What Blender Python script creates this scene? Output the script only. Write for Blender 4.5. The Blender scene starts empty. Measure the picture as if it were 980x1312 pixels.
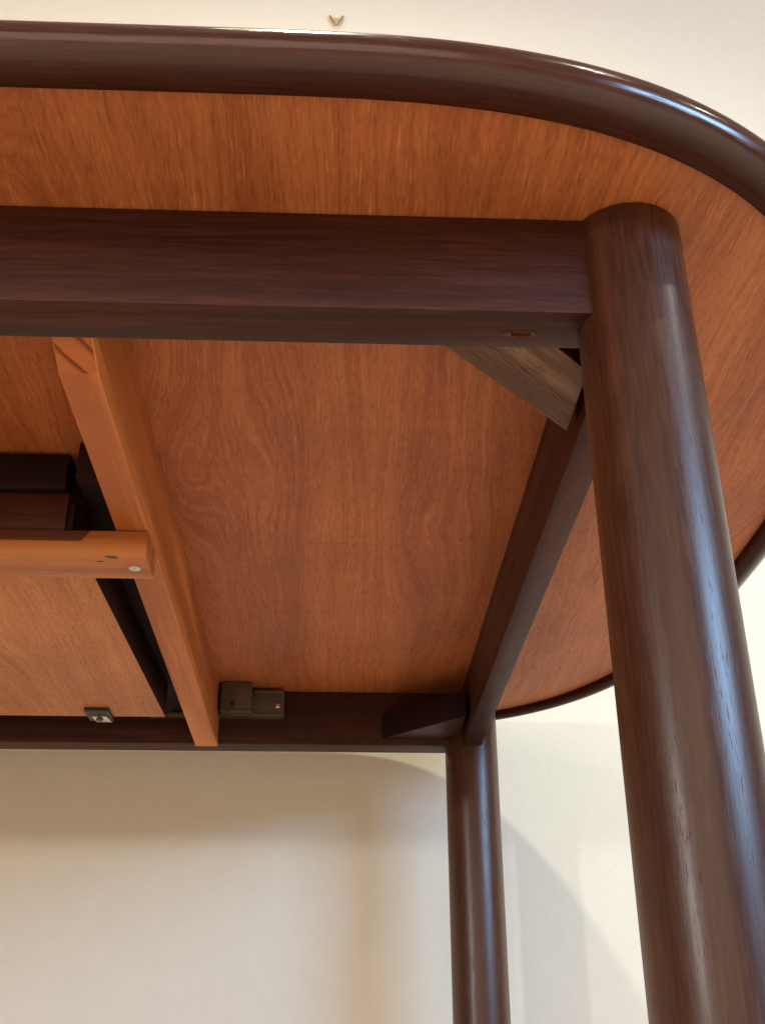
import bpy, bmesh, math, random
from mathutils import Vector, Matrix, Euler

S = bpy.context.scene
C = S.collection
R = math.radians
U = 0.70                      # height of the tabletop's underside above the floor
XC = -0.62                    # middle of the table along its length
YC = 0.398                    # middle of the table across its width
WALL = 0.940                  # face of the wall

# ------------------------------------------------------------------ camera
cam = bpy.data.cameras.new('camera')
co = bpy.data.objects.new('camera', cam); C.objects.link(co)
fw = Vector((0.03512074, 0.88410447, 0.46596762))
rt = Vector((0.99924237, -0.03888906, -0.00152831))
up = Vector((-0.01676985, -0.46566826, 0.88480046))
m = Matrix((rt, up, -fw)).transposed().to_4x4()
m.translation = Vector((-0.15251738, -0.47066901, U - 0.42096616))
co.matrix_world = m
cam.sensor_fit = 'VERTICAL'; cam.sensor_height = 24.0; cam.sensor_width = 18.0
cam.lens = 1428.07 / 1312 * 24.0
cam.clip_start = 0.02; cam.clip_end = 60
S.camera = co

# ------------------------------------------------------------------ world, lamps, exposure
W = bpy.data.worlds.new('World'); S.world = W; W.use_nodes = True
bg = W.node_tree.nodes['Background']
bg.inputs[0].default_value = (1.0, 0.665, 0.50, 1); bg.inputs[1].default_value = 0.43

def lamp(name, kind, loc, energy, col, target=None, **kw):
    d = bpy.data.lights.new(name, kind); d.energy = energy; d.color = col
    for k, v in kw.items(): setattr(d, k, v)
    o = bpy.data.objects.new(name, d); C.objects.link(o); o.location = loc
    if target is not None:
        o.rotation_euler = (Vector(target) - Vector(loc)).to_track_quat('-Z', 'Y').to_euler()
    return o

# recessed ceiling lamps (the sharp edged shadow of the table on the wall)
lamp('ceiling_spot', 'SPOT', (-0.23, -0.15, U + 1.85), 92, (1, .96, .72), (-0.23, -0.15, 0),
     spot_size=R(146), spot_blend=.75, shadow_soft_size=.045)
for x, y in ((1.05, -1.10), (2.2, -1.0)):
    lamp('ceiling_spot', 'SPOT', (x, y, U + 1.85), 34, (1, .93, .74), (x, y, 0),
         spot_size=R(146), spot_blend=.75, shadow_soft_size=.03)
# window to the right
az = R(-37)
wl = Vector((math.cos(az) * 2.1, math.sin(az) * 2.1, U + 0.45))
lamp('window_light', 'AREA', wl, 47, (.35, .64, 1.0), (0, 0.3, U - .1),
     shape='RECTANGLE', size=1.0, size_y=.50)
# lamps on the left, behind the camera
lamp('table_lamp', 'POINT', (-2.1, -2.05, U + 0.10), 82, (1, .955, .92), shadow_soft_size=.05)
lamp('wall_lamp', 'POINT', (-2.3, -0.25, U + 0.95), 26, (1, .90, .70), shadow_soft_size=.04)
# unseen area fill added behind the camera for the room's warm light
lamp('room_fill', 'AREA', (-0.5, -3.4, U + 0.5), 30, (1, .78, .59), (-0.2, 0.4, U - .1),
     shape='RECTANGLE', size=2.6, size_y=1.8)

S.view_settings.view_transform = 'Standard'
S.view_settings.look = 'None'
S.view_settings.exposure = 0.0
S.view_settings.gamma = 1.0
S.view_settings.use_curve_mapping = False
S.render.engine = 'CYCLES'
S.cycles.max_bounces = 10; S.cycles.diffuse_bounces = 8; S.cycles.glossy_bounces = 6
S.cycles.use_denoising = True
S.cycles.sample_clamp_indirect = 6

# ------------------------------------------------------------------ materials
class NT:
    def __init__(s, name):
        s.m = bpy.data.materials.new(name); s.m.use_nodes = True
        s.t = s.m.node_tree; s.b = s.t.nodes['Principled BSDF']
    def n(s, typ, **kw):
        x = s.t.nodes.new(typ)
        for k, v in kw.items():
            if k.startswith('i_'):
                key = k[2:]; key = int(key) if key.isdigit() else key.replace('_', ' ')
                s.set(x.inputs[key], v)
            else: setattr(x, k, v)
        return x
    def set(s, sock, v):
        if isinstance(v, bpy.types.NodeSocket): s.t.links.new(v, sock)
        else: sock.default_value = v
    def math(s, op, a, b=0.0, c=0.0, clamp=False):
        x = s.n('ShaderNodeMath', operation=op, use_clamp=clamp)
        for i, v in enumerate((a, b, c)): s.set(x.inputs[i], v)
        return x.outputs[0]
    def mix(s, f, a, b, blend='MIX'):
        x = s.n('ShaderNodeMix', data_type='RGBA', blend_type=blend)
        s.set(x.inputs[0], f); s.set(x.inputs[6], a); s.set(x.inputs[7], b)
        return x.outputs[2]
    def noise(s, vec, scale, detail=4, rough=.5, dist=0.0):
        x = s.n('ShaderNodeTexNoise'); s.set(x.inputs['Vector'], vec)
        x.inputs['Scale'].default_value = scale; x.inputs['Detail'].default_value = detail
        x.inputs['Roughness'].default_value = rough; x.inputs['Distortion'].default_value = dist
        return x.outputs['Fac']
    def mapping(s, vec, scale, loc=(0, 0, 0)):
        x = s.n('ShaderNodeMapping'); s.set(x.inputs['Vector'], vec)
        x.inputs['Scale'].default_value = scale; x.inputs['Location'].default_value = loc
        return x.outputs[0]
    def ramp(s, f, lo, hi, a=0.0, b=1.0):
        x = s.n('ShaderNodeMapRange', interpolation_type='SMOOTHSTEP')
        s.set(x.inputs[0], f)
        for i, v in zip((1, 2, 3, 4), (lo, hi, a, b)): x.inputs[i].default_value = v
        return x.outputs[0]

def c4(c): return (c[0], c[1], c[2], 1)

def wood(name, dark, mid, light, axis='Y', rough=.4, spec=.5, coat=0.0, bump=.15, figure=10.0,
         stretch=14.0, pore=.6, fleck=0.0, vec='Object', coarse=30.0, knot=None, blotch=.25, coat_rough=.2, wr=.34, wf=.42, wb=.40, fa=420, fl_=16, pa=1500, pl=60, lo=.32, hi=.88, rvar=.22, dark_strip=False):
    """wood whose grain runs along one axis: growth lines, fibres, pores, uneven tone"""
    k = NT(name)
    tc = k.n('ShaderNodeTexCoord').outputs[vec]
    rnd = k.n('ShaderNodeObjectInfo').outputs['Random']
    off = k.n('ShaderNodeCombineXYZ'); 
    for i, f in enumerate((3.1, 7.7, 5.3)): k.set(off.inputs[i], k.math('MULTIPLY', rnd, f))
    v = k.n('ShaderNodeVectorMath', operation='ADD')
    k.set(v.inputs[0], tc); k.set(v.inputs[1], off.outputs[0]); p = v.outputs[0]
    def sc(across, along):
        return k.mapping(p, {'X': (along, across, across), 'Y': (across, along, across), 'Z': (across, across, along)}[axis])
    # growth figure
    big = k.noise(sc(coarse * .35, coarse * .35 / stretch), 1.0, 2, .5, .6)
    ring = k.math('SINE', k.math('MULTIPLY', big, figure * 6.283))
    ring = k.math('MULTIPLY_ADD', ring, .5, .5)
    ring = k.math('POWER', ring, 1.6)
    fib = k.noise(sc(fa, fl_), 1.0, 4, .6)
    fib2 = k.noise(sc(pa, pl), 1.0, 2, .5)
    band = k.noise(sc(38, 1.2), 1.0, 3, .55)
    blot = k.noise(p, 5.0, 3, .5)
    f = k.math('MULTIPLY_ADD', ring, wr, k.math('MULTIPLY', fib, wf))
    f = k.math('ADD', f, k.math('MULTIPLY', band, wb))
    f = k.ramp(f, lo, hi)
    col = k.n('ShaderNodeValToRGB')
    e = col.color_ramp.elements
    e[0].position = 0; e[0].color = c4(dark); e[1].position = 1; e[1].color = c4(light)
    mm = e.new(.52); mm.color = c4(mid)
    k.set(col.inputs[0], f)
    c = col.outputs[0]
    po = k.ramp(fib2, .56, .70)
    po = k.math('MULTIPLY', po, k.ramp(fib, .40, .60))
    c = k.mix(k.math('MULTIPLY', po, pore), c, c4([x * .35 for x in dark]))
    if fleck:
        fl = k.ramp(k.noise(sc(900, 55), 1.0, 2, .4), .63, .74)
        c = k.mix(k.math('MULTIPLY', fl, fleck), c, c4([min(1, x * 1.5) for x in light]))
    bl = k.ramp(blot, .3, .7, 1 - blotch, 1 + blotch)
    g = k.n('ShaderNodeVectorMath', operation='SCALE'); k.set(g.inputs[0], c); k.set(g.inputs['Scale'], bl)
    c = g.outputs[0]
    if knot:
        for kx, ky, kr in knot:
            d = k.n('ShaderNodeVectorMath', operation='DISTANCE')
            wv = k.n('ShaderNodeVectorMath', operation='MULTIPLY'); k.set(wv.inputs[0], tc); wv.inputs[1].default_value = (.55, 1, 0)
            k.set(d.inputs[0], wv.outputs[0]); d.inputs[1].default_value = (kx * .55, ky, 0)
            q = k.math('ADD', d.outputs['Value'], k.math('MULTIPLY', k.math('SUBTRACT', fib, .5), .004))
            c = k.mix(k.ramp(q, kr * .5, kr, .85, 0), c, (.05, .015, .006, 1))
    if dark_strip:   # darker strip along the top of the front edge, stopping short of the end
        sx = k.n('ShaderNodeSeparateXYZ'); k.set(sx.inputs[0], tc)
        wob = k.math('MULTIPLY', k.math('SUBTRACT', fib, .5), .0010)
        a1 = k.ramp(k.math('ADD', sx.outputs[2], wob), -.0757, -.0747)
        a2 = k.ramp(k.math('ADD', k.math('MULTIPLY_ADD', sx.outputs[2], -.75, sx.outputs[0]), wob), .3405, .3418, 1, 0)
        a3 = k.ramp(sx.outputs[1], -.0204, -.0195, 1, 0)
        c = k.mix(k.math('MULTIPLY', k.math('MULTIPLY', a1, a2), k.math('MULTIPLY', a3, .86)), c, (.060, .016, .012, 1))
    k.set(k.b.inputs['Base Color'], c)
    rr = k.math('MULTIPLY_ADD', fib, rvar, rough - rvar / 2)
    rr = k.math('MULTIPLY_ADD', po, .18, rr, clamp=True)
    k.set(k.b.inputs['Roughness'], rr)
    k.b.inputs['Specular IOR Level'].default_value = spec
    k.b.inputs['Coat Weight'].default_value = coat
    k.b.inputs['Coat Roughness'].default_value = coat_rough
    h = k.math('MULTIPLY_ADD', po, -1.0, k.math('MULTIPLY', fib, .8))
    bp = k.n('ShaderNodeBump'); bp.inputs['Strength'].default_value = bump; bp.inputs['Distance'].default_value = .0006
    k.set(bp.inputs['Height'], h)
    k.set(k.b.inputs['Normal'], bp.outputs[0])
    if coat: k.set(k.b.inputs['Coat Normal'], bp.outputs[0])
    return k.m

DK, MD, LT = (.027, .0068, .0042), (.056, .0160, .0090), (.090, .030, .017)
M = {}
def dark(axis, **kw):
    a = dict(rough=.46, spec=.22, bump=.22, figure=4, stretch=24, pore=.5, coarse=50, blotch=.16,
             wr=.16, wf=.50, wb=.40, fa=500, fl_=30, lo=.28, hi=.82); a.update(kw)
    return wood('dark_wood_' + axis, DK, MD, LT, axis, **a)
M['dark_x'] = dark('X')
M['dark_y'] = dark('Y')
M['leg'] = wood('leg_wood', (.036, .0100, .0050), (.076, .0262, .0125), (.128, .050, .025), 'Z', rough=.34, bump=.11, figure=3, stretch=30, pore=.55, coarse=50, blotch=.12,
                wr=.14, wf=.52, wb=.36, fa=560, fl_=40, pa=1500, pl=120, lo=.28, hi=.82, rvar=.14)
M['band'] = wood('band_wood', DK, MD, LT, 'X', rough=.17, bump=.08, figure=3, stretch=30, pore=.5, vec='UV', coarse=50, blotch=.12,
                 wr=.12, wf=.50, wb=.38, fa=520, fl_=26, lo=.28, hi=.84, rvar=.14)
def dull_underside(mat):
    """lacquer on the rounded edge, running out towards the underside (second UV coordinate goes round the profile)"""
    t = mat.node_tree; b = t.nodes['Principled BSDF']
    uv = t.nodes.new('ShaderNodeTexCoord'); sp = t.nodes.new('ShaderNodeSeparateXYZ'); t.links.new(uv.outputs['UV'], sp.inputs[0])
    m1 = t.nodes.new('ShaderNodeMapRange'); m1.interpolation_type = 'SMOOTHSTEP'; t.links.new(sp.outputs[1], m1.inputs[0])
    for q, v in zip((1, 2, 3, 4), (.013, .027, .06, .5)): m1.inputs[q].default_value = v
    t.links.new(m1.outputs[0], b.inputs['Specular IOR Level'])
    old = b.inputs['Roughness'].links[0].from_socket
    m2 = t.nodes.new('ShaderNodeMapRange'); m2.interpolation_type = 'SMOOTHSTEP'; t.links.new(sp.outputs[1], m2.inputs[0])
    for q, v in zip((1, 2, 3, 4), (.013, .026, .5, 0)): m2.inputs[q].default_value = v
    ad = t.nodes.new('ShaderNodeMath'); ad.operation = 'ADD'; t.links.new(old, ad.inputs[0]); t.links.new(m2.outputs[0], ad.inputs[1])
    t.links.new(ad.outputs[0], b.inputs['Roughness'])
dull_underside(M['band'])
M['brace'] = wood('rough_dark_wood', (.105, .050, .031), (.215, .118, .077), (.32, .195, .135), 'X', rough=.75, spec=.3, bump=.9, figure=5, stretch=14, pore=.8, coarse=80, blotch=.15,
                  wr=.22, wf=.55, wb=.3, fa=600, fl_=26)
def veneer(name, dark_, mid, light, lumps, rough=.5, spec=.3, seed=0.0):
    """sliced veneer, grain along Y: crisp long lines that bend round a few swirls, fine fibre, short pores"""
    k = NT(name)
    tc = k.n('ShaderNodeTexCoord').outputs['Object']
    rnd = k.n('ShaderNodeObjectInfo').outputs['Random']
    sx = k.n('ShaderNodeSeparateXYZ'); k.set(sx.inputs[0], tc)
    x, y = sx.outputs[0], sx.outputs[1]
    w = k.noise(k.mapping(tc, (5.5, 1.3, 1), (seed, 0, 0)), 1.0, 2, .5)
    w2 = k.noise(k.mapping(tc, (26, 6, 1), (seed, 3, 0)), 1.0, 2, .5)
    w3 = k.noise(k.mapping(tc, (90, 26, 1), (seed, 5, 0)), 1.0, 2, .5)
    h = k.math('ADD', x, k.math('MULTIPLY', k.math('SUBTRACT', w, .5), .11))
    h = k.math('ADD', h, k.math('MULTIPLY', k.math('SUBTRACT', w2, .5), .014))
    h = k.math('ADD', h, k.math('MULTIPLY', k.math('SUBTRACT', w3, .5), .0050))
    for cx, cy, rx, ry, amp in lumps:
        dx = k.math('MULTIPLY', k.math('SUBTRACT', x, cx), 1 / rx); dy = k.math('MULTIPLY', k.math('SUBTRACT', y, cy), 1 / ry)
        d2 = k.math('ADD', k.math('MULTIPLY', dx, dx), k.math('MULTIPLY', dy, dy))
        h = k.math('ADD', h, k.math('MULTIPLY', k.math('EXPONENT', k.math('MULTIPLY', d2, -1.0)), amp))
    def lines(f, g, detail=2, rough_=.5):
        cv = k.n('ShaderNodeCombineXYZ'); k.set(cv.inputs[0], k.math('MULTIPLY', h, f)); k.set(cv.inputs[1], k.math('MULTIPLY', y, g))
        cv.inputs[2].default_value = f * .01 + seed
        return k.noise(cv.outputs[0], 1.0, detail, rough_)
    l1 = lines(26, .6); l2 = lines(150, 2.0); l3 = lines(520, 9, 3, .6)
    fib = k.noise(k.mapping(tc, (560, 105, 1)), 1.0, 4, .65)
    pore = k.noise(k.mapping(tc, (760, 60, 1), (9, 2, 0)), 1.0, 2, .5)
    f = k.math('MULTIPLY', l1, .24); f = k.math('MULTIPLY_ADD', l2, .19, f); f = k.math('MULTIPLY_ADD', l3, .36, f); f = k.math('MULTIPLY_ADD', fib, .27, f)
    f = k.ramp(f, .36, .76)
    cr = k.n('ShaderNodeValToRGB'); e = cr.color_ramp.elements
    e[0].color = c4(dark_); e[1].color = c4(light); mm = e.new(.5); mm.color = c4(mid); k.set(cr.inputs[0], f)
    po = k.ramp(pore, .57, .68)
    c = k.mix(k.math('MULTIPLY', po, .32), cr.outputs[0], c4([v * .45 for v in dark_]))
    fl = k.ramp(k.noise(k.mapping(tc, (700, 42, 1), (4, 8, 0)), 1.0, 2, .4), .62, .72)
    c = k.mix(k.math('MULTIPLY', fl, .34), c, c4([min(1, v * 1.4) for v in light]))
    # handled underside: faint dull patches and a few dry scuffs
    bl = k.ramp(k.noise(tc, 7.0, 4, .6), .3, .7, .90, 1.10)
    g = k.n('ShaderNodeVectorMath', operation='SCALE'); k.set(g.inputs[0], c); k.set(g.inputs['Scale'], bl)
    sc_ = k.ramp(k.noise(k.mapping(tc, (14, 160, 1), (2, 2, 0)), 1.0, 3, .5, 1.2), .70, .80)
    c = k.mix(k.math('MULTIPLY', sc_, .10), g.outputs[0], (.62, .34, .20, 1))
    # a faint scribed line across the panel
    ln = k.ramp(k.math('ABSOLUTE', k.math('ADD', k.math('ADD', y, .0105), k.math('MULTIPLY', k.math('SUBTRACT', w3, .5), .0012))), .0002, .0009, 1, 0)
    ln = k.math('MULTIPLY', k.math('MULTIPLY', ln, k.ramp(x, .345, .37)), k.math('MULTIPLY', k.ramp(x, .57, .61, 1, 0), k.ramp(l1, .3, .6, .15, .45)))
    c = k.mix(ln, c, c4([v * .35 for v in dark_]))
    k.set(k.b.inputs['Base Color'], c)
    k.set(k.b.inputs['Roughness'], k.math('MULTIPLY_ADD', fib, .2, k.math('MULTIPLY_ADD', po, .15, rough - .1)))
    k.b.inputs['Specular IOR Level'].default_value = spec
    bp = k.n('ShaderNodeBump'); bp.inputs['Strength'].default_value = .16; bp.inputs['Distance'].default_value = .0005
    k.set(bp.inputs['Height'], k.math('SUBTRACT', k.math('MULTIPLY', fib, .7), po)); k.set(k.b.inputs['Normal'], bp.outputs[0])
    return k.m
M['veneer'] = veneer('red_veneer', (.300, .078, .0235), (.440, .135, .042), (.555, .194, .068),
    [(.27, -.47, .030, .030, .045), (.345, -.13, .022, .085, .030), (.53, -.05, .030, .10, .018), (.80, .10, .05, .16, .035)])
M['leafveneer'] = veneer('leaf_veneer', (.44, .155, .052), (.60, .232, .082), (.70, .30, .118), [(.15, .1, .03, .2, .02)], seed=4.0)
PN = dict(wf=.42, wb=.30, wr=.30, fa=420, fl_=12, lo=.34, hi=.72, pore=.22, fleck=.16)
M['pine_y'] = wood('pine', (.42, .120, .029), (.62, .205, .056), (.72, .275, .082), 'Y', rough=.55, spec=.35, bump=.06, figure=3, stretch=16, coarse=40, blotch=.10, **PN)
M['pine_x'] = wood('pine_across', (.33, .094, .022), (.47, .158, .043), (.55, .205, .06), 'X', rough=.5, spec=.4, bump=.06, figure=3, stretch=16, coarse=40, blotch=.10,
                   knot=[(0.3055, -.0165, .0026), (0.3085, -.0155, .0016), (0.2970, -.0090, .0018)], dark_strip=True, **PN)
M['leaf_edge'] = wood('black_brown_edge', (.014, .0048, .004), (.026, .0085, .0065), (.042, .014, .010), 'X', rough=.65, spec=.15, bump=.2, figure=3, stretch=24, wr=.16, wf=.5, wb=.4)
def end_grain():
    k = NT('pine_end_grain'); tc = k.n('ShaderNodeTexCoord').outputs['Object']
    sx = k.n('ShaderNodeSeparateXYZ'); k.set(sx.inputs[0], tc)
    q = k.math('MULTIPLY_ADD', sx.outputs[0], .775, k.math('MULTIPLY', sx.outputs[1], -.63))
    q = k.math('ADD', q, k.math('MULTIPLY', k.noise(tc, 60, 3, .5), .004))
    t = k.math('FRACT', k.math('MULTIPLY', q, 1 / .0135))
    d = k.ramp(t, .62, .90); d = k.math('MULTIPLY', d, k.ramp(t, .92, 1.0, 1, 0))
    n = k.noise(tc, 900, 3, .6)
    c = k.mix(n, (.40, .105, .026, 1), (.56, .175, .052, 1))
    c = k.mix(k.math('MULTIPLY', d, .85), c, (.13, .020, .006, 1))
    k.set(k.b.inputs['Base Color'], c); k.b.inputs['Roughness'].default_value = .8
    return k.m
M['pine_end'] = end_grain()
M['torn'] = wood('torn_fibre', (.09, .042, .026), (.16, .085, .052), (.27, .17, .11), 'X', rough=.9, spec=.2, bump=.9, fa=900, fl_=80)
M['raw'] = wood('raw_wood', (.10, .035, .018), (.20, .075, .036), (.34, .17, .10), 'X', rough=.9, spec=.2, bump=.8, pore=.3, coarse=120)

def plain(name, col, rough=.5, metal=0.0, bump=0.0, bscale=400, vary=.15):
    k = NT(name)
    p = k.n('ShaderNodeTexCoord').outputs['Object']
    a = k.noise(p, bscale, 4, .6); b = k.noise(p, bscale * .07, 3, .5)
    t = k.ramp(k.math('MULTIPLY_ADD', a, .5, k.math('MULTIPLY', b, .5)), .3, .7, 1 - vary, 1 + vary)
    g = k.n('ShaderNodeVectorMath', operation='SCALE'); g.inputs[0].default_value = col; k.set(g.inputs['Scale'], t)
    k.set(k.b.inputs['Base Color'], g.outputs[0])
    k.set(k.b.inputs['Roughness'], k.math('MULTIPLY_ADD', b, .2, rough - .1))
    k.b.inputs['Metallic'].default_value = metal
    if bump:
        bp = k.n('ShaderNodeBump'); bp.inputs['Strength'].default_value = bump; bp.inputs['Distance'].default_value = .001
        k.set(bp.inputs['Height'], a); k.set(k.b.inputs['Normal'], bp.outputs[0])
    return k.m
M['steel'] = plain('blackened_steel', (.115, .085, .062), .5, .4, .15, 900, .25)
M['zinc'] = plain('zinc', (.72, .70, .66), .28, 1.0, .1, 1500, .1)
M['brass'] = plain('brass', (.50, .36, .15), .35, .5, .05, 900, .1)
M['ivory'] = plain('ivory_plastic', (.86, .80, .56), .35)
M['black'] = plain('black_plastic', (.02, .018, .017), .45)

def wall_mat():
    k = NT('cream_wall')
    p = k.n('ShaderNodeTexCoord').outputs['Object']
    a = k.noise(p, 260, 5, .6); b = k.noise(p, 34, 4, .6); c = k.noise(p, 1.6, 3, .5)
    t = k.math('MULTIPLY_ADD', a, .07, k.math('MULTIPLY', b, .07)); t = k.math('ADD', t, k.math('MULTIPLY', c, .06))
    t = k.math('ADD', t, .90)
    g = k.n('ShaderNodeVectorMath', operation='SCALE'); g.inputs[0].default_value = (.80, .78, .67); k.set(g.inputs['Scale'], t)
    k.set(k.b.inputs['Base Color'], g.outputs[0])
    k.b.inputs['Roughness'].default_value = .75; k.b.inputs['Specular IOR Level'].default_value = .25
    bp = k.n('ShaderNodeBump'); bp.inputs['Strength'].default_value = .45; bp.inputs['Distance'].default_value = .0015
    k.set(bp.inputs['Height'], k.math('MULTIPLY_ADD', a, .5, b)); k.set(k.b.inputs['Normal'], bp.outputs[0])
    return k.m
M['wall'] = wall_mat()
M['floor'] = plain('beige_carpet', (.76, .62, .45), .95, 0, .6, 320, .12)

# ------------------------------------------------------------------ mesh helpers
def box_bm(x0, x1, y0, y1, z0, z1, bev=.0012, seg=2):
    bm = bmesh.new()
    v = [bm.verts.new((x, y, z)) for x in (x0, x1) for y in (y0, y1) for z in (z0, z1)]
    for f in ((0, 1, 3, 2), (4, 6, 7, 5), (0, 4, 5, 1), (2, 3, 7, 6), (0, 2, 6, 4), (1, 5, 7, 3)):
        bm.faces.new([v[i] for i in f])
    bm.normal_update()
    if bev: bmesh.ops.bevel(bm, geom=bm.edges[:], offset=bev, segments=seg, profile=.6, affect='EDGES')
    bmesh.ops.recalc_face_normals(bm, faces=bm.faces[:])
    return bm

def prism_bm(poly, z0, z1, bev=.0012):
    bm = bmesh.new()
    lo = [bm.verts.new((x, y, z0)) for x, y in poly]; hi = [bm.verts.new((x, y, z1)) for x, y in poly]
    n = len(poly)
    bm.faces.new(lo[::-1]); bm.faces.new(hi)
    for i in range(n): bm.faces.new((lo[i], lo[(i + 1) % n], hi[(i + 1) % n], hi[i]))
    bmesh.ops.recalc_face_normals(bm, faces=bm.faces[:])
    if bev: bmesh.ops.bevel(bm, geom=bm.edges[:], offset=bev, segments=2, profile=.6, affect='EDGES')
    bmesh.ops.recalc_face_normals(bm, faces=bm.faces[:])
    return bm

def lathe_bm(prof, n=48):
    bm = bmesh.new(); rows = []
    for r, z in prof:
        rows.append([bm.verts.new((r * math.cos(2 * math.pi * i / n), r * math.sin(2 * math.pi * i / n), z)) for i in range(n)])
    for a, b in zip(rows, rows[1:]):
        for i in range(n): bm.faces.new((a[i], a[(i + 1) % n], b[(i + 1) % n], b[i]))
    bm.faces.new(rows[0][::-1]); bm.faces.new(rows[-1])
    bmesh.ops.recalc_face_normals(bm, faces=bm.faces[:])
    return bm

WORLD = {}
def wl_of(o): return WORLD[o.name]
def link(o, loc, parent):
    C.objects.link(o)
    WORLD[o.name] = Vector(loc)
    o.location = Vector(loc) - (WORLD[parent.name] if parent else Vector((0, 0, 0)))
    if parent: o.parent = parent
    return o
def obj(name, bm, mat, parent=None, loc=(0, 0, 0), smooth=True, label=None):
    """one mesh object; bm in coordinates relative to loc (world place of its origin)"""
    me = bpy.data.meshes.new(name); bm.to_mesh(me); bm.free()
    if mat: me.materials.append(mat)
    o = bpy.data.objects.new(name, me)
    if smooth:
        for p in me.polygons: p.use_smooth = True
        me.set_sharp_from_angle(angle=R(40))
    link(o, loc, parent)
    if label: o['label'] = label
    return o
def copy(o, loc, parent, rotz=0.0):
    c = o.copy(); C.objects.link(c); c.parent = parent
    c.location = Vector(loc) - WORLD[parent.name]; WORLD[c.name] = Vector(loc); c.rotation_euler.z = rotz
    return c

# ------------------------------------------------------------------ setting
o = obj('wall', box_bm(-4.5, 4.5, WALL, WALL + .12, 0, 3.2, 0), M['wall'], smooth=False)
o['kind'] = 'structure'; o['label'] = 'plain cream painted wall close behind the table'
o = obj('floor', box_bm(-4.5, 4.5, -5, WALL + .12, -.1, 0, 0), M['floor'], smooth=False)
o['kind'] = 'structure'; o['label'] = 'beige floor under the table'

# ------------------------------------------------------------------ the table
T = bpy.data.objects.new('dining_table', None); link(T, (XC, YC, 0), None)
T['label'] = 'dark wooden oval dining table seen from below with red-brown veneered underside'
T['category'] = 'table'

X0, A, B, EM, EN = -0.2, .496, .394, 2.9, 2.6
def outline(N=160):
    """inner edge of the edge band on the right half, from the seam on the near side round to the seam on the far side"""
    pts = []
    for i in range(1, 24): pts.append((XC + (X0 - XC) * i / 24, YC - A))
    pts.insert(0, (XC + .0006, YC - A))
    for i in range(N + 1):
        t = -math.pi / 2 + math.pi * i / N
        # dense near the ends so the superellipse is smooth everywhere
        c, s = math.cos(t), math.sin(t)
        pts.append((X0 + B * max(c, 0) ** (2 / EM), YC + A * math.copysign(abs(s) ** (2 / EN), s)))
    for i in range(1, 24): pts.append((X0 + (XC - X0) * i / 24, YC + A))
    pts.append((XC + .0006, YC + A))
    # resample evenly
    L = [0]
    for a, b in zip(pts, pts[1:]): L.append(L[-1] + math.dist(a, b))
    out = []; K = 300; j = 0
    for i in range(K + 1):
        s = L[-1] * i / K
        while j < len(L) - 2 and L[j + 1] < s: j += 1
        f = (s - L[j]) / max(L[j + 1] - L[j], 1e-9)
        out.append((pts[j][0] + (pts[j + 1][0] - pts[j][0]) * f, pts[j][1] + (pts[j + 1][1] - pts[j][1]) * f))
    # light smoothing of the joints
    for _ in range(12):
        out = [out[0]] + [((a[0] + 2 * b[0] + c[0]) / 4, (a[1] + 2 * b[1] + c[1]) / 4) for a, b, c in zip(out, out[1:], out[2:])] + [out[-1]]
    return out
PATH = outline()

def band_profile():
    pr = [(0.0, .0010), (0.0, -.0042), (.0009, -.0058), (.0028, -.0068), (.0070, -.0071)]
    for i in range(17):
        a = -math.pi / 2 + math.pi * i / 16
        pr.append((.0126 + .0125 * math.cos(a), .0054 + .0125 * math.sin(a)))
    pr.append((0.0, .0179))
    return pr
def sweep_bm(path, prof, tang=None):
    bm = bmesh.new(); uvl = bm.loops.layers.uv.new('UVMap')
    n = len(path); rows = []; L = 0; us = []
    vs = [0]
    for a, b in zip(prof, prof[1:]): vs.append(vs[-1] + math.dist(a, b))
    for i, p in enumerate(path):
        a = path[max(i - 1, 0)]; b = path[min(i + 1, n - 1)]
        d = Vector((b[0] - a[0], b[1] - a[1])).normalized(); nx, ny = d.y, -d.x
        if i: L += math.dist(path[i - 1], p)
        us.append(L)
        rows.append([bm.verts.new((p[0] + nx * q, p[1] + ny * q, z)) for q, z in prof])
    for i in range(n - 1):
        for j in range(len(prof) - 1):
            f = bm.faces.new((rows[i][j], rows[i + 1][j], rows[i + 1][j + 1], rows[i][j + 1]))
            for l, (u, v) in zip(f.loops, ((i, j), (i + 1, j), (i + 1, j + 1), (i, j + 1))): l[uvl].uv = (us[u], vs[v])
    bm.faces.new(rows[0]); bm.faces.new(rows[-1][::-1])
    bmesh.ops.recalc_face_normals(bm, faces=bm.faces[:])
    return bm

base = Vector((XC, YC, U))
def rel(path): return [(x - XC, y - YC) for x, y in path]
PR = rel(PATH)
top = obj('tabletop', prism_bm(PR, 0.0, .0178, 0), M['veneer'], T, base, smooth=False)
band = obj('edge_band', sweep_bm(PR, band_profile()), M['band'], top, base)
top2 = copy(top, base, T, math.pi); band2 = band.copy(); C.objects.link(band2); band2.parent = top2

# legs: round, straight, rounded foot
leg = obj('leg', lathe_bm([(.0255, -U + .001), (.028, -U + .003), (.0295, -U + .2), (.03, -.40), (.03, -.0008)], 72), M['leg'], T, (0, 0, U))
for x, y in ((0, 2 * YC), (2 * XC, 0), (2 * XC, 2 * YC)): copy(leg, (x, y, U), T, random.Random(int(x * 10 + y * 7)).random())

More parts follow.
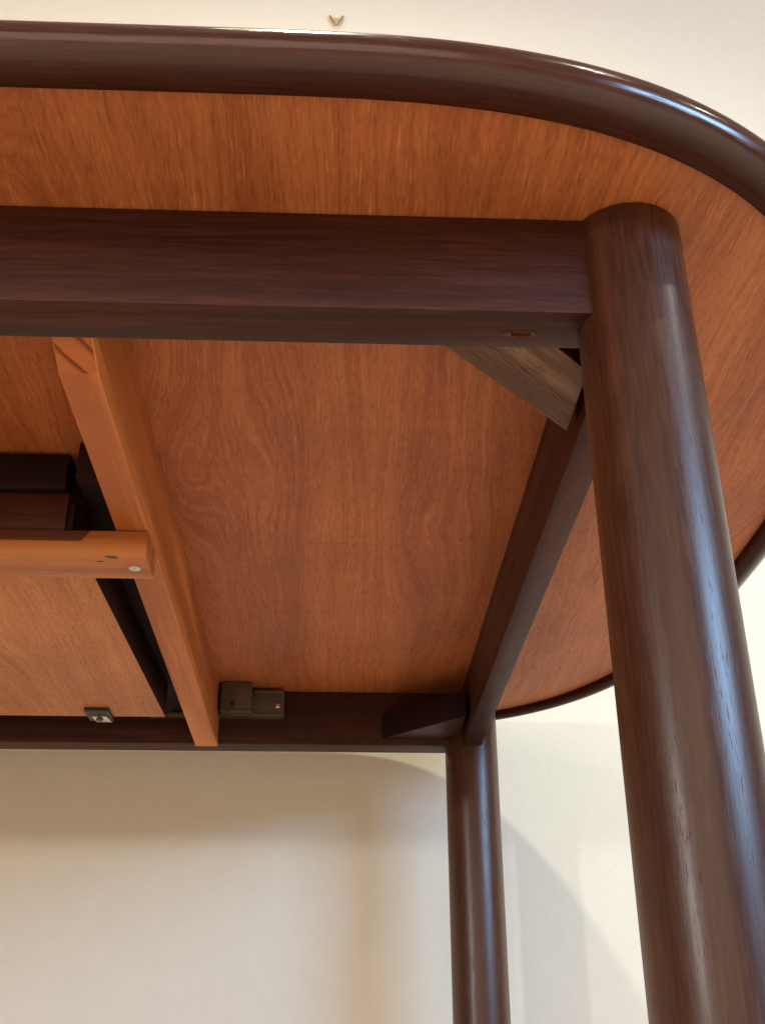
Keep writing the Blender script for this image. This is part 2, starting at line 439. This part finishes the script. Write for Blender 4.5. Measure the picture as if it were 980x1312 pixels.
# long rails
YO, TH, HR = -.0153, .0311, .0633
def cut(o, cutter_bm, mat2):
    cm = bpy.data.meshes.new('cutter'); cutter_bm.to_mesh(cm); cutter_bm.free()
    if mat2: o.data.materials.append(mat2); cm.materials.append(mat2)
    c = bpy.data.objects.new('cutter', cm); C.objects.link(c); c.matrix_world = Matrix.Translation(WORLD[o.name])
    md = o.modifiers.new('b', 'BOOLEAN'); md.object = c; md.operation = 'DIFFERENCE'; md.solver = 'EXACT'
    try: md.material_mode = 'TRANSFER'
    except Exception: pass
    bpy.context.view_layer.update()
    ev = o.evaluated_get(bpy.context.evaluated_depsgraph_get())
    me = bpy.data.meshes.new_from_object(ev)
    o.modifiers.clear(); old = o.data; o.data = me; me.name = old.name
    bpy.data.objects.remove(c); bpy.data.meshes.remove(cm)
def slot_bm(cx, cy, hl, hw, z0, z1, n=28, seed=1):
    rr = random.Random(seed); pts = []
    for i in range(n):
        a = 2 * math.pi * i / n; j = 1 + rr.uniform(-.10, .10)
        pts.append((cx + hl * j * math.copysign(abs(math.cos(a)) ** .8, math.cos(a)), cy + hw * j * math.sin(a)))
    return prism_bm(pts, z0, z1, 0)
rail = obj('long_rail', box_bm(XC + .002, -XC - .002, YO, YO + TH, -HR, -.0006, .0012), M['dark_x'], T, (XC, 0, U))
cut(rail, slot_bm(-XC - .0605, .0032, .0062, .0030, -HR - .01, -HR + .012), M['raw'])
for p in rail.data.polygons: p.use_smooth = True
rail.data.set_sharp_from_angle(angle=R(40))
obj('long_rail', box_bm(XC + .002, -XC - .002, -YO - TH, -YO, -HR, -.0006, .0012), M['dark_x'], T, (XC, 2 * YC, U))
rr = random.Random(5)
for cx, l_, w_ in ((-.0676, .0022, .0022), (-.0538, .0017, .0022)):
    poly = [(l_ * rr.uniform(.7, 1.15) * math.cos(2 * math.pi * i / 11), w_ * rr.uniform(.6, 1.15) * math.sin(2 * math.pi * i / 11)) for i in range(11)]
    obj('torn_edge', prism_bm(poly, -.0007, .0004, .0002), M['torn'], rail, (cx, .0032, U - HR))
# end rails
endr = obj('end_rail', box_bm(-.0118, .0087, -YC + .018, YC - .018, -.0663, -.0006, .0012), M['dark_y'], T, (0, YC, U))
copy(endr, (2 * XC, YC, U), T, math.pi)

# corner braces, sawn at 45 degrees
def brace_poly(sx, sy):
    p = [(-.1045, YO + TH), (-.0415, YO + TH), (-.0165, .0425), (-.0165, .106)]
    return p
def brace(cx, cy, mx, my, zb, side='dark_x', zt=.012, under='brace'):
    p = [(x * mx, y * my) for x, y in brace_poly(1, 1)]
    if mx * my < 0: p = p[::-1]
    # rotate into the board's own frame so that its grain runs along the board
    ang = math.atan2(p[0][1] - p[-1][1], p[0][0] - p[-1][0]) if mx * my > 0 else math.atan2(p[0][1] - p[-1][1], p[0][0] - p[-1][0])
    ca, sa = math.cos(-ang), math.sin(-ang)
    q = [(x * ca - y * sa, x * sa + y * ca) for x, y in p]
    o = obj('corner_brace', prism_bm(q, -zb, -zt, .0015), M[under], T, (cx, cy, U))
    o.rotation_euler.z = ang
    o.data.materials.append(M[side])
    for f in o.data.polygons: f.material_index = 0 if f.normal.z < -.6 else 1  # sides get a darker wood than the underside: corner shade put into the colour
brace(0, 0, 1, 1, .0595); brace(0, 2 * YC, 1, -1, .0560, 'leaf_edge', .026, 'dark_y'); brace(2 * XC, 0, -1, 1, .0595); brace(2 * XC, 2 * YC, -1, -1, .0560)  # far right brace coloured darker still, standing in for the shade in its corner

# pine battens beside the folded leaf
def batten_bm():
    bm = bmesh.new()
    prof = [(.0165, -.0565), (.0458, -.0660), (.7800, -.0665), (.7800, -.0008), (.0165, -.0008)]
    x0 = lambda y: -.3108 - .0045 * y / .78
    x1 = lambda y: -.2885 - .0020 * y / .78
    a = [bm.verts.new((x0(y), y, z)) for y, z in prof]; b = [bm.verts.new((x1(y), y, z)) for y, z in prof]
    for v in a + b: v.co.x += .30; v.co.y -= YC
    bm.faces.new(a); bm.faces.new(b[::-1])
    for i in range(5): bm.faces.new((a[i], b[i], b[(i + 1) % 5], a[(i + 1) % 5]))
    bmesh.ops.recalc_face_normals(bm, faces=bm.faces[:])
    bmesh.ops.bevel(bm, geom=bm.edges[:], offset=.0009, segments=2, profile=.6, affect='EDGES')
    bm.normal_update()
    for f in bm.faces:
        if f.calc_center_median().y < .045 - YC and f.normal.y < -.2 and f.normal.z < -.3 and f.calc_area() > 1e-4: f.material_index = 1
    return bm
bat = obj('batten', batten_bm(), M['pine_y'], T, (-.30, YC, U), label='long pine batten running across the table beside the folded leaf')
bat.data.materials.append(M['pine_end'])
copy(bat, (2 * XC + .30, YC, U), T, math.pi)
# pine cross piece carrying the leaf, its front edge lit
XE = -.2893
CY = .2567
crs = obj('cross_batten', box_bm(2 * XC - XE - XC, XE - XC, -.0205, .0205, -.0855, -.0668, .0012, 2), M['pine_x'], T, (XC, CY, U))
def screw_bm(r=.0044, h=.0012):
    n = 32; bm = bmesh.new()
    def pt(rr, z): return [bm.verts.new((rr * math.cos(2 * math.pi * i / n), rr * math.sin(2 * math.pi * i / n), z)) for i in range(n)]
    rows = [pt(r, 0), pt(r, -h * .6), pt(r * .85, -h), pt(r * .55, -h * 1.05)]
    # cross recess
    star = []
    for i in range(n):
        a = 2 * math.pi * i / n
        d = r * (.48 if (i % 8) in (0, 1, 7) else .16)
        star.append(bm.verts.new((d * math.cos(a), d * math.sin(a), -h * 1.05)))
    deep = [bm.verts.new((v.co.x * .8, v.co.y * .8, h * .2)) for v in star]
    rows += [star, deep]
    for a, b in zip(rows, rows[1:]):
        for i in range(n): bm.faces.new((a[i], a[(i + 1) % n], b[(i + 1) % n], b[i]))
    bm.faces.new(rows[0][::-1]); bm.faces.new(deep)
    bmesh.ops.recalc_face_normals(bm, faces=bm.faces[:])
    return bm
obj('screw', screw_bm(), M['zinc'], crs, (-.3002, CY + .0005, U - .0856))

# folded butterfly leaf: two veneered halves with rounded dark ends, stacked
LX0, LX1, LY0, LY1 = 2 * XC + .340, -.340, .2620, .672
def leaf_half(zb, zt, label=None):
    """veneered board with dark sawn sides; a hair out of square, as it lies"""
    bm = box_bm(LX0 - XC, LX1 - XC, LY0 - YC, LY1 - YC, zb, zt, .0006)
    for v in bm.verts:
        if v.co.x > 0: v.co.x += -.0033 + .0083 * (v.co.y + YC - LY0) / (LY1 - LY0)
    bm.normal_update()
    for f in bm.faces: f.material_index = 0 if f.normal.z < -.96 and label else 1
    o = obj('folded_leaf', bm, M['leafveneer'], T, (XC, YC, U), label=label)
    o.data.materials.append(M['leaf_edge'])
    return o
def leafband(zb, zt, parent, x1, bulge, mat='leaf_edge'):
    h = (zt - zb) / 2; cz = (zt + zb) / 2
    pr = [(0, zt), (.010, zt)]
    for i in range(13):
        a = math.pi / 2 - math.pi * i / 12
        pr.append((.0225 - bulge + bulge * math.copysign(abs(math.cos(a)) ** .7, math.cos(a)), cz + h * math.sin(a)))
    pr += [(.0, zb)]
    path = [(LX0 - XC + (x1 - LX0) * i / 20, LY0 - .0004 - YC) for i in range(21)]
    obj('edge_band', sweep_bm(path, pr), M[mat], parent, (XC, YC, U))
leaf = leaf_half(-.0662, -.0335, 'pale veneered underside of the folded leaf resting on the pine cross piece')
leafband(-.0662, -.0335, leaf, -.3490, .006, 'dark_x')
leaf2 = leaf_half(-.0325, -.0025)
leafband(-.0318, -.0025, leaf2, -.3530, .003)
obj('edge_cap', box_bm(-.0022, .0022, -.010, .010, -.0662, -.0420, .0008), M['leaf_edge'], leaf, (-.3462, .2515, U))
# dark strips filling the gap between the leaf and the batten
run = obj('gap_strip', box_bm(-.0175, .0130, .225 - YC, .778 - YC, -.030, -.0014, .0015), M['leaf_edge'], T, (-.3255, YC, U))
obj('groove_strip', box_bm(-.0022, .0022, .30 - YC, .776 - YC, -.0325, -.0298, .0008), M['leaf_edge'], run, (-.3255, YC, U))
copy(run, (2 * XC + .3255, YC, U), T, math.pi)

# black catch on the far end of the leaf
clip = obj('leaf_catch', box_bm(-.0125, .0125, -.019, .0155, -.0040, -.0002, .0008), M['black'], leaf, (-.4010, .6600, U - .0662), label='small black metal catch on the end of the leaf')
obj('catch_plate', prism_bm([(-.0065, -.004), (.0085, -.004), (.0115, .0125), (-.0045, .0125)], -.0062, -.0038, .0006), M['zinc'], clip, (-.4010, .6600, U - .0662))
obj('catch_pin', lathe_bm([(.0030, -.0085), (.0036, -.0080), (.0036, -.0050)], 20), M['steel'], clip, (-.4000, .6590, U - .0662))

# steel extension slide on the inner face of the far rail
ry = 2 * YC - YO - TH if False else 2 * YC + (-YO - TH) + 0.0
ry = 2 * YC - (YO + TH)
sl = obj('extension_slide', box_bm(-.37, -.2165, ry - .012, ry - .0004, -.0345, -.0035, .0010), M['steel'], T, (0, 0, U))
obj('slide_lip', box_bm(-.37, -.218, ry - .0165, ry - .0118, -.0350, -.0315, .0006), M['steel'], sl, (0, 0, U))
obj('slide_lip', box_bm(-.2515, -.218, ry - .0150, ry - .0118, -.0075, -.0035, .0006), M['steel'], sl, (0, 0, U))
blk = obj('slide_block', box_bm(-.2870, -.2525, ry - .034, ry - .0168, -.0345, -.0008, .0010), M['steel'], sl, (0, 0, U))
obj('block_rim', box_bm(-.2870, -.2530, ry - .0355, ry - .0338, -.0362, -.0332, .0005), M['steel'], blk, (0, 0, U))
h = obj('screw_hole', lathe_bm([(.0026, -.001), (.0030, 0), (.0026, .0006)], 20), M['black'], blk, (-.2735, ry - .0346, U - .0270)); h.rotation_euler.x = R(90)
s = obj('screw', screw_bm(.0028, .0009), M['zinc'], sl, (-.2240, ry - .0122, U - .0215)); s.rotation_euler.x = R(-90)

# ------------------------------------------------------------------ brass picture hook on the wall
def tube_bm(pts, r, n=14):
    bm = bmesh.new(); rows = []
    for i, p in enumerate(pts):
        a = Vector(pts[max(i - 1, 0)]); b = Vector(pts[min(i + 1, len(pts) - 1)]); d = (b - a).normalized()
        q = d.orthogonal().normalized(); w = d.cross(q)
        if rows:   # keep the ring turned as the one before it
            q0 = rows[-1][1]; q = (q0 - d * q0.dot(d)).normalized(); w = d.cross(q)
        rr = r[i] if isinstance(r, (list, tuple)) else r
        rows.append(([bm.verts.new(Vector(p) + (q * math.cos(2 * math.pi * k / n) + w * math.sin(2 * math.pi * k / n)) * rr) for k in range(n)], q))
    rows = [x[0] for x in rows]
    for a, b in zip(rows, rows[1:]):
        for i in range(n): bm.faces.new((a[i], a[(i + 1) % n], b[(i + 1) % n], b[i]))
    bm.faces.new(rows[0][::-1]); bm.faces.new(rows[-1])
    bmesh.ops.recalc_face_normals(bm, faces=bm.faces[:])
    return bm
hx, hz = -.1806, U + 1.348
H = bpy.data.objects.new('picture_hook', None); link(H, (hx, WALL, hz), None)
H['label'] = 'tiny brass picture hook on the cream wall above the table edge'; H['category'] = 'hook'
for sx in (-1, 1):
    obj('hook_arm', tube_bm([(sx * .0122, -.0020, .0150), (sx * .0118, -.0045, .0120), (sx * .0092, -.0060, .0040), (sx * .0056, -.0065, -.0060), (sx * .0018, -.0068, -.0150)], [.0014, .0021, .0023, .0022, .0016]), M['brass'], H, (hx, WALL, hz))
obj('hook_base', lathe_bm([(.0058, 0), (.0058, .0010), (.0048, .0020)], 32), M['ivory'], H, (hx, WALL, hz + .002)).rotation_euler.x = R(90)
b_ = obj('hook_pin', lathe_bm([(.0042, .002), (.0040, .0090), (.0044, .0105), (.0040, .0125), (.0026, .0134)], 24), M['ivory'], H, (hx, WALL, hz + .002)); b_.rotation_euler.x = R(90)
